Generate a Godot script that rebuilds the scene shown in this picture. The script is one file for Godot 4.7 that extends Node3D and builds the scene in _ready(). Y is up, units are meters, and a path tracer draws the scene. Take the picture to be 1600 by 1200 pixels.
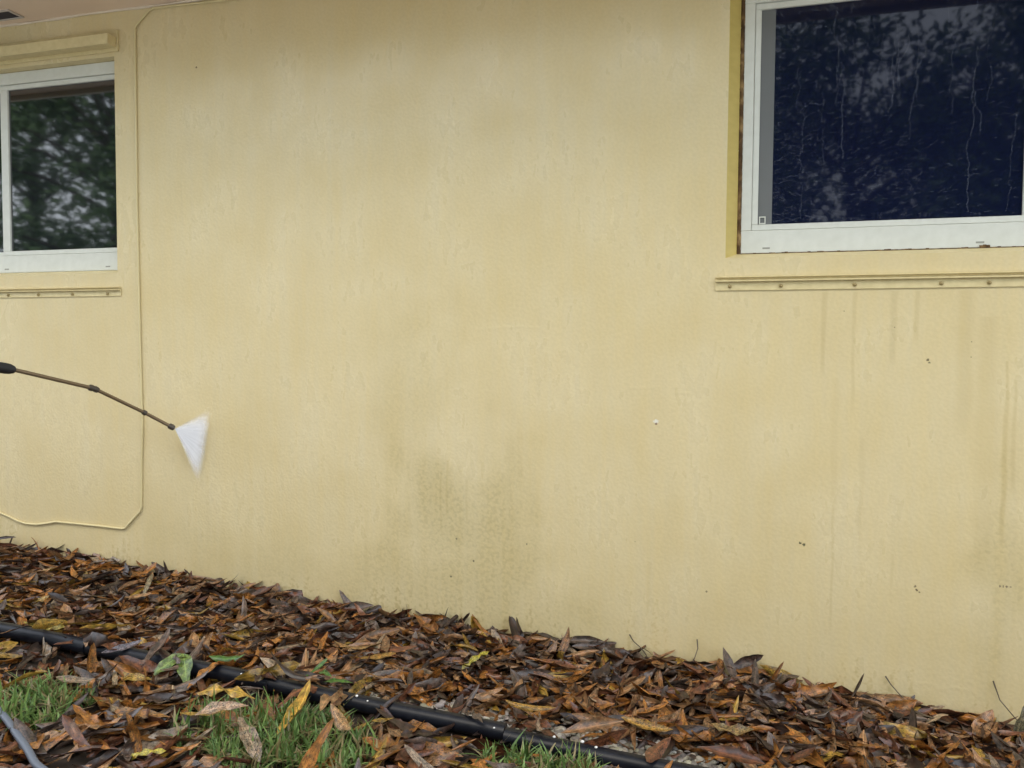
extends Node3D
# A pale yellow stucco house wall being pressure washed, above a bank of fallen leaves.
# The wall's face is the plane z = 0, +z is towards the yard, x runs along the wall.

var rng := RandomNumberGenerator.new()
var taken := {}

# ---------------------------------------------------------------- helpers
func numbered(called: String) -> String:
	if not taken.has(called):
		taken[called] = 0
		return called
	taken[called] += 1
	return "%s_%03d" % [called, taken[called]]

func thing(called: String, label: String, category: String, at := Vector3.ZERO, group := "") -> Node3D:
	var o := Node3D.new()
	o.name = numbered(called)
	add_child(o)
	o.position = at
	tag(o, label, category, group)
	return o

func tag(o: Node, label: String, category := "", group := "", kind := "") -> void:
	if label: o.set_meta("label", label)
	if category: o.set_meta("category", category)
	if group: o.set_meta("group", group)
	if kind: o.set_meta("kind", kind)

func part(called: String, mesh: Mesh, m: Material, parent: Node, at := Vector3.ZERO) -> MeshInstance3D:
	var o := MeshInstance3D.new()
	o.name = numbered(called) if parent == self else called
	o.mesh = mesh
	if m: o.material_override = m
	o.position = at
	parent.add_child(o, true)
	return o

func mat(c: Color, rough := 0.6, spec := 0.5) -> StandardMaterial3D:
	var m := StandardMaterial3D.new()
	m.albedo_color = c
	m.roughness = rough
	m.metallic_specular = spec
	return m

func lin(r: float, g: float, b: float) -> Color:
	return Color(r, g, b).linear_to_srgb()

func st_new() -> SurfaceTool:
	var st := SurfaceTool.new()
	st.begin(Mesh.PRIMITIVE_TRIANGLES)
	return st

func tri(st: SurfaceTool, a: Vector3, b: Vector3, c: Vector3, out: Vector3) -> void:
	var n := (c - a).cross(b - a)
	if n.length() < 1e-12: return
	if n.dot(out) < 0.0:
		var t := b; b = c; c = t; n = -n
	n = n.normalized()
	for v in [a, b, c]:
		st.set_normal(n); st.set_uv(Vector2(v.x, v.y)); st.add_vertex(v)

func quad(st: SurfaceTool, a: Vector3, b: Vector3, c: Vector3, d: Vector3, out: Vector3) -> void:
	tri(st, a, b, c, out)
	tri(st, a, c, d, out)

# a box between two corners with chamfered edges
func box(st: SurfaceTool, lo: Vector3, hi: Vector3, ch := 0.0015) -> void:
	var c := (lo + hi) / 2.0
	var h := (hi - lo) / 2.0
	ch = minf(ch, minf(h.x, minf(h.y, h.z)) * 0.8)
	var P := func(sx, sy, sz, ax):
		var v := Vector3(sx * (h.x - ch), sy * (h.y - ch), sz * (h.z - ch))
		v[ax] += [sx, sy, sz][ax] * ch
		return c + v
	for s in [-1.0, 1.0]:
		quad(st, P.call(s, -1, -1, 0), P.call(s, 1, -1, 0), P.call(s, 1, 1, 0), P.call(s, -1, 1, 0), Vector3(s, 0, 0))
		quad(st, P.call(-1, s, -1, 1), P.call(1, s, -1, 1), P.call(1, s, 1, 1), P.call(-1, s, 1, 1), Vector3(0, s, 0))
		quad(st, P.call(-1, -1, s, 2), P.call(1, -1, s, 2), P.call(1, 1, s, 2), P.call(-1, 1, s, 2), Vector3(0, 0, s))
		for t in [-1.0, 1.0]:
			quad(st, P.call(s, t, -1, 0), P.call(s, t, -1, 1), P.call(s, t, 1, 1), P.call(s, t, 1, 0), Vector3(s, t, 0))
			quad(st, P.call(s, -1, t, 0), P.call(s, -1, t, 2), P.call(s, 1, t, 2), P.call(s, 1, t, 0), Vector3(s, 0, t))
			quad(st, P.call(-1, s, t, 1), P.call(-1, s, t, 2), P.call(1, s, t, 2), P.call(1, s, t, 1), Vector3(0, s, t))
			for u in [-1.0, 1.0]:
				tri(st, P.call(s, t, u, 0), P.call(s, t, u, 1), P.call(s, t, u, 2), Vector3(s, t, u))

func box_mesh(lo: Vector3, hi: Vector3, ch := 0.0015) -> ArrayMesh:
	var st := st_new()
	box(st, lo, hi, ch)
	return st.commit()

# a round tube along points with a radius at each
func tube(st: SurfaceTool, pts: Array, rad: Array, sides := 10, capped := true) -> void:
	var n := pts.size()
	var rings := []
	var dirs := []
	var up := Vector3.UP
	var first: Vector3 = (pts[1] - pts[0]).normalized()
	if absf(first.dot(up)) > 0.9: up = Vector3.RIGHT
	var side := first.cross(up).normalized()
	for i in n:
		var d: Vector3 = (pts[mini(i + 1, n - 1)] - pts[maxi(i - 1, 0)]).normalized()
		side = (side - d * side.dot(d)).normalized()
		var w := d.cross(side)
		var ring := []
		var nd := []
		for k in sides + 1:
			var a := TAU * k / sides
			var o := side * cos(a) + w * sin(a)
			ring.append(pts[i] + o * float(rad[i]))
			nd.append(o)
		rings.append(ring)
		dirs.append(nd)
	var run := 0.0
	for i in n - 1:
		var nxt: float = run + pts[i].distance_to(pts[i + 1])
		for k in sides:
			var q := [[i, k], [i + 1, k], [i + 1, k + 1], [i, k], [i + 1, k + 1], [i, k + 1]]
			for e in q:
				st.set_normal(dirs[e[0]][e[1]])
				st.set_uv(Vector2(run if e[0] == i else nxt, float(e[1]) / sides))
				st.add_vertex(rings[e[0]][e[1]])
		run = nxt
	if capped:
		for k in sides:
			tri(st, pts[0], rings[0][k], rings[0][k + 1], pts[0] - pts[1])
			tri(st, pts[n - 1], rings[n - 1][k], rings[n - 1][k + 1], pts[n - 1] - pts[n - 2])

func tube_mesh(pts: Array, rad: Variant, sides := 10) -> ArrayMesh:
	var st := st_new()
	var r := []
	for i in pts.size(): r.append(rad if rad is float else rad[i])
	tube(st, pts, r, sides)
	return st.commit()

func smooth_path(pts: Array, per := 6) -> Array:
	var out := []
	for i in pts.size() - 1:
		var p0: Vector3 = pts[maxi(i - 1, 0)]
		var p3: Vector3 = pts[mini(i + 2, pts.size() - 1)]
		for k in per: out.append(pts[i].cubic_interpolate(pts[i + 1], p0, p3, float(k) / per))
	out.append(pts[-1])
	return out

func noise(freq: float, sd: int, octaves := 3, kind := FastNoiseLite.TYPE_SIMPLEX_SMOOTH) -> FastNoiseLite:
	var n := FastNoiseLite.new()
	n.noise_type = kind
	n.frequency = freq
	n.seed = sd
	n.fractal_octaves = octaves
	n.fractal_type = FastNoiseLite.FRACTAL_FBM if octaves > 1 else FastNoiseLite.FRACTAL_NONE
	return n

# bytes of a noise picture of w by h, made at gw by gh and stretched
func noise_bytes(n: FastNoiseLite, w: int, h: int, gw := 0, gh := 0) -> PackedByteArray:
	var im := n.get_image(gw if gw else w, gh if gh else h, false, false, false)
	im.adjust_bcs(1.0, 1.5, 1.0)
	if gw or gh: im.resize(w, h, Image.INTERPOLATE_BILINEAR)
	im.convert(Image.FORMAT_L8)
	return im.get_data()

# ---------------------------------------------------------------- the lie of the land
var bumps := noise(2.2, 5, 2)
func ground_y(x: float) -> float:
	return -0.03 - 0.055 * (clampf(x, -6.0, 4.0) + 1.0)

func bank(x: float) -> float:   # depth of the leaf bank where it meets the wall
	var xs := [-3.2, -2.5, -1.56, -0.75, 0.16, 0.94]
	var hs := [0.072, 0.080, 0.050, 0.056, 0.056, 0.016]
	if x <= xs[0]: return hs[0]
	for i in 5:
		if x < xs[i + 1]: return lerpf(hs[i], hs[i + 1], (x - xs[i]) / (xs[i + 1] - xs[i]))
	return hs[5]

func litter_y(x: float, z: float) -> float:
	var t := smoothstep(0.0, 0.6, z)
	var d := lerpf(bank(x), 0.022, t)
	if z > 0.66: d = 0.016
	return ground_y(x) + d + 0.012 * bumps.get_noise_2d(x * 2.0, z * 2.0)

const EDGE_Z := 0.668

# ---------------------------------------------------------------- leaves
# A lance-shaped leaf of unit length along x, folded along its midrib, bent and twisted, with a stalk.
func leaf_mesh(wide: float, curl: float, bend: float, twist: float, wave: float, sd: int) -> ArrayMesh:
	var r := RandomNumberGenerator.new()
	r.seed = sd
	var nu := 9
	var nv := 4
	var ph := r.randf() * TAU
	var ph2 := r.randf() * TAU
	var skew := r.randf_range(-0.18, 0.18)
	var grid := []
	for i in nu + 1:
		var u := float(i) / nu
		var half: float = wide * 0.5 * pow(maxf(sin(PI * pow(u, 0.95)), 0.0), 0.5) + 0.004
		if u < 0.08: half = 0.012 + 0.05 * u
		var a := bend * (u - 0.5)
		var cx := sin(a) / bend if absf(bend) > 0.01 else u - 0.5
		var cy := (1.0 - cos(a)) / bend if absf(bend) > 0.01 else 0.0
		var row := []
		for j in nv + 1:
			var v := float(j) / nv * 2.0 - 1.0
			var th := curl * v * (0.75 + 0.25 * sin(u * 5.0 + ph))
			var y0 := 0.0
			var z0 := 0.0
			if absf(curl) > 0.05:
				z0 = half * sin(th) / curl
				y0 = half * (1.0 - cos(th)) / curl
			else:
				z0 = half * v
			y0 += absf(v) * wave * half * sin(u * 17.0 + ph2 + v * 1.3)
			z0 += skew * sin(PI * u) * 0.4
			var tw := twist * (u - 0.5)
			var y1 := y0 * cos(tw) - z0 * sin(tw)
			var z1 := y0 * sin(tw) + z0 * cos(tw)
			row.append(Vector3(cx - y1 * sin(a), cy + y1 * cos(a), z1))
		grid.append(row)
	var st := st_new()
	for i in nu + 1:
		for j in nv + 1:
			var du: Vector3 = grid[mini(i + 1, nu)][j] - grid[maxi(i - 1, 0)][j]
			var dv: Vector3 = grid[i][mini(j + 1, nv)] - grid[i][maxi(j - 1, 0)]
			st.set_normal(dv.cross(du).normalized())
			st.set_uv(Vector2(float(i) / nu, float(j) / nv))
			st.add_vertex(grid[i][j])
	var w := nv + 1
	for i in nu:
		for j in nv:
			for k in [i * w + j, (i + 1) * w + j, (i + 1) * w + j + 1, i * w + j, (i + 1) * w + j + 1, i * w + j + 1]: st.add_index(k)
	return st.commit()

func leaf_texture(sd: int, spots: float, rib: float) -> ImageTexture:
	var w := 160
	var h := 64
	var a := noise_bytes(noise(0.035, sd, 3), w, h)
	var b := noise_bytes(noise(0.14, sd + 7, 2), w, h)
	var data := PackedByteArray()
	data.resize(w * h * 3)
	for y in h:
		for x in w:
			var v := absf(y + 0.5 - h / 2.0) / (h / 2.0)
			var f := 0.70 + 0.42 * (a[y * w + x] / 255.0 - 0.4)
			f -= spots * smoothstep(0.66, 0.78, b[y * w + x] / 255.0)
			var side := fposmod(x - v * 22.0, 15.0)
			if side < 1.6: f += 0.10 * rib
			if v < 0.06: f += 0.30 * rib
			var warm := 0.10 * (a[(h - 1 - y) * w + x] / 255.0 - 0.5)
			var k := (y * w + x) * 3
			data[k] = clampi(int(255 * (f + warm)), 0, 255)
			data[k + 1] = clampi(int(255 * f), 0, 255)
			data[k + 2] = clampi(int(255 * (f - warm * 0.6)), 0, 255)
	return ImageTexture.create_from_image(Image.create_from_data(w, h, false, Image.FORMAT_RGB8, data))

func leaf_basis(yaw: float, pitch: float, roll: float, size: float) -> Basis:
	return (Basis(Vector3.UP, yaw) * Basis(Vector3.BACK, pitch) * Basis(Vector3.RIGHT, roll)).scaled_local(Vector3.ONE * size)

# colour kinds of fallen leaves: [words, linear colour, share]
var kinds := [
	["dark-brown", Vector3(0.075, 0.042, 0.029), 0.16],
	["grey-brown", Vector3(0.175, 0.118, 0.086), 0.24],
	["reddish-brown", Vector3(0.215, 0.080, 0.036), 0.20],
	["tan", Vector3(0.460, 0.240, 0.105), 0.15],
	["orange-brown", Vector3(0.500, 0.200, 0.042), 0.17],
	["golden-yellow", Vector3(0.560, 0.330, 0.055), 0.04],
	["pale-beige", Vector3(0.520, 0.370, 0.230), 0.04],
]
var greens := Vector3(0.085, 0.190, 0.030)

func pick_kind(z: float) -> int:
	var t := rng.randf()
	if z > 0.3 and rng.randf() < 0.30: t = rng.randf_range(0.5, 1.0)
	for i in kinds.size():
		t -= kinds[i][2]
		if t <= 0.0: return i
	return 1

# ---------------------------------------------------------------- the scene
func _ready() -> void:
	rng.seed = 20240611
	# camera
	var cam := Camera3D.new()
	cam.name = "camera"
	add_child(cam)
	cam.position = Vector3(0, 1.08, 2.75)
	cam.rotation_degrees = Vector3(-2.467, 15.504, 0.387)
	cam.fov = 53.13
	cam.near = 0.05
	cam.far = 400.0
	# sky, exposure
	var env := Environment.new()
	env.background_mode = Environment.BG_SKY
	var sky := Sky.new()
	var sm := ProceduralSkyMaterial.new()
	sm.sky_top_color = Color(0.80, 0.84, 0.90)
	sm.sky_horizon_color = Color(0.86, 0.88, 0.90)
	sm.sky_curve = 0.2
	sm.ground_bottom_color = Color(0.25, 0.25, 0.2)
	sm.ground_horizon_color = Color(0.5, 0.5, 0.46)
	sky.sky_material = sm
	env.sky = sky
	env.background_energy_multiplier = 1.0
	env.tonemap_mode = Environment.TONE_MAPPER_LINEAR
	env.tonemap_exposure = 4.35
	env.sdfgi_enabled = true
	env.ssao_enabled = true
	env.ssil_enabled = true
	var we := WorldEnvironment.new()
	we.name = "environment"
	we.environment = env
	add_child(we)
	var sun := DirectionalLight3D.new()
	sun.name = "sun"
	sun.light_energy = 0.10
	sun.light_color = Color(1.0, 0.97, 0.92)
	sun.light_angular_distance = 30.0
	sun.shadow_enabled = true
	add_child(sun)
	sun.rotation_degrees = Vector3(-54, -14, 0)

	build_ground()
	build_house()
	build_trees()
	build_cable()
	build_edging()
	build_hose()
	build_lance()
	build_gravel()
	build_leaves()
	build_grass()
	build_spray()

# ---------------------------------------------------------------- ground
func build_ground() -> void:
	# one sheet: fine near the wall, coarse towards the horizon
	var xs := []
	var zs := []
	for v in [-150.0, -60.0, -25.0, -12.0, -8.0, -6.0, -5.0]: xs.append(v)
	for i in 73: xs.append(-4.5 + i * 0.09)
	for v in [2.6, 4.0, 6.0, 10.0, 25.0, 60.0, 150.0]: xs.append(v)
	for v in [-150.0, -60.0, -25.0, -12.0, -6.0, -0.3]: zs.append(v)
	for i in 30: zs.append(-0.05 + i * 0.08)
	for v in [2.6, 3.2, 4.0, 6.0, 10.0, 20.0, 40.0, 80.0, 150.0]: zs.append(v)
	var st := st_new()
	var fine := noise(6.0, 3, 3)
	var w := zs.size()
	for x in xs:
		for z in zs:
			var y := ground_y(x)
			if z >= -0.06 and z < 2.6 and x > -5.0 and x < 2.6:
				y = litter_y(x, z) - 0.020 + 0.006 * fine.get_noise_2d(x, z)
			st.set_uv(Vector2(x, z))
			st.add_vertex(Vector3(x, y, z))
	for i in xs.size() - 1:
		for j in w - 1:
			for k in [i * w + j, (i + 1) * w + j, (i + 1) * w + j + 1, i * w + j, (i + 1) * w + j + 1, i * w + j + 1]: st.add_index(k)
	st.generate_normals()
	var m := mat(Color.WHITE, 0.9, 0.3)
	var nt := NoiseTexture2D.new()
	nt.noise = noise(0.02, 9, 4)
	nt.width = 512
	nt.height = 512
	nt.seamless = true
	var ramp := Gradient.new()
	ramp.set_color(0, lin(0.018, 0.013, 0.010))
	ramp.set_color(1, lin(0.075, 0.055, 0.038))
	nt.color_ramp = ramp
	m.albedo_texture = nt
	m.uv1_triplanar = true
	m.uv1_world_triplanar = true
	m.uv1_scale = Vector3.ONE * 1.3
	var o := part("ground", st.commit(), m, self)
	tag(o, "dark damp soil under the fallen leaves", "", "", "structure")

	# unseen pale slab added behind the camera to bounce light under the eave
	var c := mat(Color.WHITE, 0.8)
	var ct := NoiseTexture2D.new()
	ct.noise = noise(0.015, 19, 4)
	ct.width = 512
	ct.height = 512
	ct.seamless = true
	var cg := Gradient.new()
	cg.set_color(0, lin(0.48, 0.46, 0.42))
	cg.set_color(1, lin(0.62, 0.60, 0.55))
	ct.color_ramp = cg
	c.albedo_texture = ct
	c.uv1_triplanar = true
	c.uv1_world_triplanar = true
	var t := part("bounce_slab", box_mesh(Vector3(-9, -0.5, 1.75), Vector3(8, ground_y(-6.0) + 0.02, 7.0), 0.01), c, self)
	tag(t, "pale concrete slab added in the yard to bounce light under the eave", "", "", "structure")

# ---------------------------------------------------------------- house
func wall_maps() -> Array:
	var W := 2048
	var H := 1168
	var x0 := -3.6
	var y0 := -0.30
	var sx := 5.0 / W
	var sy := 2.85 / H
	var grain := noise_bytes(noise(0.16, 11, 3), W, H)
	var mott := noise_bytes(noise(0.012, 21, 4), W, H, 1024, 584)
	var streak := noise_bytes(noise(0.022, 31, 3), W, H, 2048, 110)
	var streak2 := noise_bytes(noise(0.06, 41, 2), W, H, 2048, 60)
	var speck := noise_bytes(noise(0.11, 51, 2), W, H)
	var trowel := noise_bytes(noise(0.05, 61, 3), W, H, 2048, 500)
	# masks of dirt, drawn sparsely
	var dirt := PackedFloat32Array()
	dirt.resize(W * H)
	var rust := PackedFloat32Array()
	rust.resize(W * H)
	var lift := PackedFloat32Array()   # raised paint ridges and chips
	lift.resize(W * H)
	# mildew: three overlapping patches of grime low on the wall, [x, y, half width, half height, strength]
	for e in [[-1.0, 0.45, 0.34, 0.38, 0.85], [-0.92, 0.20, 0.46, 0.34, 0.7], [-1.20, 0.12, 0.36, 0.34, 0.6], [-0.62, 0.10, 0.26, 0.18, 0.4], [-2.15, 0.28, 0.22, 0.14, 0.35], [-1.75, 0.18, 0.3, 0.16, 0.35], [-1.15, 0.95, 0.25, 0.45, 0.3], [0.86, 0.35, 0.10, 0.40, 0.5]]:
		var i0 := maxi(int((e[0] - e[2] * 1.3 - x0) / sx), 0)
		var i1 := mini(int((e[0] + e[2] * 1.3 - x0) / sx), W - 1)
		var j0 := maxi(int((e[1] - e[3] * 1.3 - y0) / sy), 0)
		var j1 := mini(int((e[1] + e[3] * 1.3 - y0) / sy), H - 1)
		for j in range(j0, j1):
			var row := (H - 1 - j) * W
			for i in range(i0, i1):
				var dx: float = (x0 + i * sx - e[0]) / e[2]
				var dy: float = (y0 + j * sy - e[1]) / e[3]
				var d := sqrt(dx * dx + dy * dy) + 0.9 * (mott[row + i] / 255.0 - 0.5) + 0.35 * (streak[row + i] / 255.0 - 0.5)
				if d < 1.05:
					dirt[row + i] = maxf(dirt[row + i], e[4] * smoothstep(1.05, 0.15, d))
	# mud splashed up from the soil along the foot of the wall
	for i in W:
		var x := x0 + i * sx
		var foot := ground_y(x) + bank(x)
		for j in range(maxi(int((foot - 0.05 - y0) / sy), 0), int((foot + 0.20 - y0) / sy)):
			var at := (H - 1 - j) * W + i
			var up := (y0 + j * sy - foot) / 0.14
			var k := speck[at] / 255.0 * 0.5 + mott[at] / 255.0 * 0.5 + 0.35 * (streak2[at] / 255.0 - 0.5)
			rust[at] = maxf(rust[at], smoothstep(0.52 + 0.30 * up, 0.72 + 0.30 * up, k) * 1.1)
	# runs of dirty water: [x, top, bottom, half width, strength]
	var runs := [[0.313, 1.285, 0.98, 0.007, 0.8], [0.406, 1.285, 0.86, 0.006, 0.7], [0.525, 1.285, 1.02, 0.010, 0.8], [0.593, 1.285, 1.10, 0.007, 0.8], [0.735, 1.285, 0.78, 0.022, 0.55], [0.80, 1.20, 0.30, 0.030, 0.5], [0.856, 1.06, 0.42, 0.006, 0.9], [0.88, 1.0, 0.6, 0.005, 0.7], [0.357, 0.56, 0.12, 0.006, 0.8], [0.355, 1.0, 0.5, 0.012, 0.35], [0.44, 0.8, 0.35, 0.008, 0.35], [0.54, 0.42, 0.30, 0.006, 0.5], [-0.25, 0.33, 0.12, 0.006, 0.35], [-1.02, 0.66, 0.42, 0.005, 0.7], [-1.045, 0.62, 0.35, 0.004, 0.6], [-0.94, 0.60, 0.40, 0.005, 0.5], [-1.36, 0.45, 0.1, 0.010, 0.3], [-2.09, 0.55, 0.2, 0.01, 0.3], [-1.9, 0.36, 0.12, 0.02, 0.3]]
	for e in runs:
		for j in range(int((e[2] - y0) / sy), int((e[1] - y0) / sy)):
			var row := (H - 1 - j) * W
			var y := y0 + j * sy
			var c: float = e[0] + 0.010 * (mott[row + 900] / 255.0 - 0.5)
			var hw: float = e[3] * (0.6 + 0.8 * streak2[row + int(e[0] * 37 + 200)] / 255.0)
			var k: float = e[4] * smoothstep(e[2], e[2] + 0.25 * (e[1] - e[2]), y)
			for i in range(int((c - hw * 2.0 - x0) / sx), int((c + hw * 2.0 - x0) / sx) + 1):
				var d := absf(x0 + i * sx - c) / hw
				rust[row + i] = maxf(rust[row + i], k * smoothstep(1.6, 0.3, d))
	# ridges of old paint: polylines in wall coordinates, half width 3 mm
	var ridges := [[Vector2(-1.33, 1.70), Vector2(-1.31, 1.60), Vector2(-1.295, 1.46)], [Vector2(0.62, -0.005), Vector2(0.66, 0.0), Vector2(0.70, -0.015), Vector2(0.74, -0.004), Vector2(0.79, -0.012), Vector2(0.82, -0.03)], [Vector2(-0.33, 0.95), Vector2(-0.22, 0.955)], [Vector2(-0.16, 0.935), Vector2(-0.12, 0.937)], [Vector2(-0.9, 1.16), Vector2(-0.74, 1.17), Vector2(-0.66, 1.165)], [Vector2(-0.03, 1.46), Vector2(-0.01, 1.42)], [Vector2(-1.95, 1.72), Vector2(-1.94, 1.6), Vector2(-1.93, 1.52)], [Vector2(-2.2, 1.78), Vector2(-2.19, 1.6)]]
	for p in ridges:
		for s in p.size() - 1:
			for t in 120:
				var q: Vector2 = p[s].lerp(p[s + 1], t / 120.0)
				var ci := int((q.x - x0) / sx)
				var cj := int((q.y - y0) / sy)
				for dj in range(-2, 3):
					for di in range(-2, 3):
						var at := (H - 1 - cj - dj) * W + ci + di
						lift[at] = maxf(lift[at], 1.0 - 0.28 * sqrt(di * di + dj * dj))
	var rgb := PackedByteArray()
	rgb.resize(W * H * 3)
	var hgt := PackedByteArray()
	hgt.resize(W * H)
	var rgh := PackedByteArray()
	rgh.resize(W * H)
	for at in W * H:
		var g := grain[at] / 255.0 - 0.5
		var m := mott[at] / 255.0 - 0.5
		var s := streak[at] / 255.0 - 0.5
		var f := 1.0 + 0.025 * g + 0.042 * m + 0.012 * s
		var warm := 0.025 * (streak2[at] / 255.0 - 0.5) - 0.05 * m - 0.02 * s
		var d := dirt[at]
		if d > 0.0:
			var sp := smoothstep(0.50, 0.72, speck[at] / 255.0 * 0.7 + streak2[at] / 255.0 * 0.3)
			f -= d * (0.052 + 0.060 * sp)
			warm += 0.02 * d
		var r := rust[at]
		f -= 0.060 * r * (0.8 + g)
		var k := at * 3
		rgb[k] = clampi(int(213.5 * (f + warm * 0.3 - 0.008 * d)), 0, 255)
		rgb[k + 1] = clampi(int(196.5 * (f - 0.01 * r)), 0, 255)
		rgb[k + 2] = clampi(int(151.0 * (f - warm - 0.04 * r)), 0, 255)
		hgt[at] = clampi(int(105.0 + 70.0 * g + 60.0 * (trowel[at] / 255.0 - 0.5) + 60.0 * lift[at]), 0, 255)
		var wet := 0.15 * streak[at] / 255.0 + 0.55 * mott[at] / 255.0 + 0.3 * trowel[at] / 255.0
		rgh[at] = clampi(int(255.0 * (0.45 - 0.26 * wet + 0.06 * d)), 0, 255)
	# chips and specks: [x, y, radius, r, g, b]
	for e in [[-0.233, 0.833, 0.010, 225, 220, 205], [-0.231, 0.826, 0.004, 120, 90, 70], [0.255, 0.436, 0.004, 70, 66, 40], [0.268, 0.431, 0.005, 92, 88, 60], [0.613, 0.318, 0.004, 95, 80, 58], [0.618, 0.306, 0.004, 95, 80, 58], [0.625, 0.298, 0.003, 110, 95, 66], [0.856, 0.341, 0.003, 110, 96, 76], [0.866, 0.341, 0.003, 110, 96, 76], [0.876, 0.340, 0.003, 110, 96, 76], [0.886, 0.340, 0.003, 110, 96, 76], [-2.121, 2.239, 0.004, 96, 78, 50], [0.376, 1.22, 0.002, 90, 80, 50], [0.53, 1.165, 0.002, 70, 60, 40], [0.755, 1.12, 0.002, 90, 80, 50], [0.755, 1.07, 0.002, 90, 80, 50], [0.63, 1.06, 0.004, 100, 90, 60], [0.635, 1.05, 0.003, 100, 90, 60], [-0.98, 0.36, 0.004, 110, 104, 78], [-0.7, 0.36, 0.003, 110, 104, 78], [-0.91, 0.28, 0.004, 100, 95, 70], [-1.0, 0.21, 0.004, 110, 104, 78], [-0.3, 0.4, 0.002, 120, 110, 80], [-0.05, 0.24, 0.003, 120, 105, 80]]:
		var ci: int = int((e[0] - x0) / sx)
		var cj: int = int((e[1] - y0) / sy)
		var n: int = int(e[2] / sx) + 1
		for dj in range(-n, n + 1):
			for di in range(-n, n + 1):
				if sqrt(di * di + dj * dj) * sx < e[2] * (0.6 + 0.5 * rng.randf()):
					var k := ((H - 1 - cj - dj) * W + ci + di) * 3
					rgb[k] = e[3]; rgb[k + 1] = e[4]; rgb[k + 2] = e[5]
	return [ImageTexture.create_from_image(Image.create_from_data(W, H, false, Image.FORMAT_RGB8, rgb)),
		ImageTexture.create_from_image(Image.create_from_data(W, H, false, Image.FORMAT_L8, hgt)),
		ImageTexture.create_from_image(Image.create_from_data(W, H, false, Image.FORMAT_L8, rgh))]

var paint: StandardMaterial3D        # the wall's paint on trim
var white_frame: StandardMaterial3D
var dark_glass: StandardMaterial3D
var film_glass: StandardMaterial3D

func wall_panel(st: SurfaceTool, a: Vector2, b: Vector2) -> void:
	for p in [[a.x, a.y], [b.x, b.y], [b.x, a.y], [a.x, a.y], [a.x, b.y], [b.x, b.y]]:
		st.set_normal(Vector3.BACK)
		st.set_uv(Vector2((p[0] + 3.6) / 5.0, 1.0 - (p[1] + 0.30) / 2.85))
		st.add_vertex(Vector3(p[0], p[1], 0.0))

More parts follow.
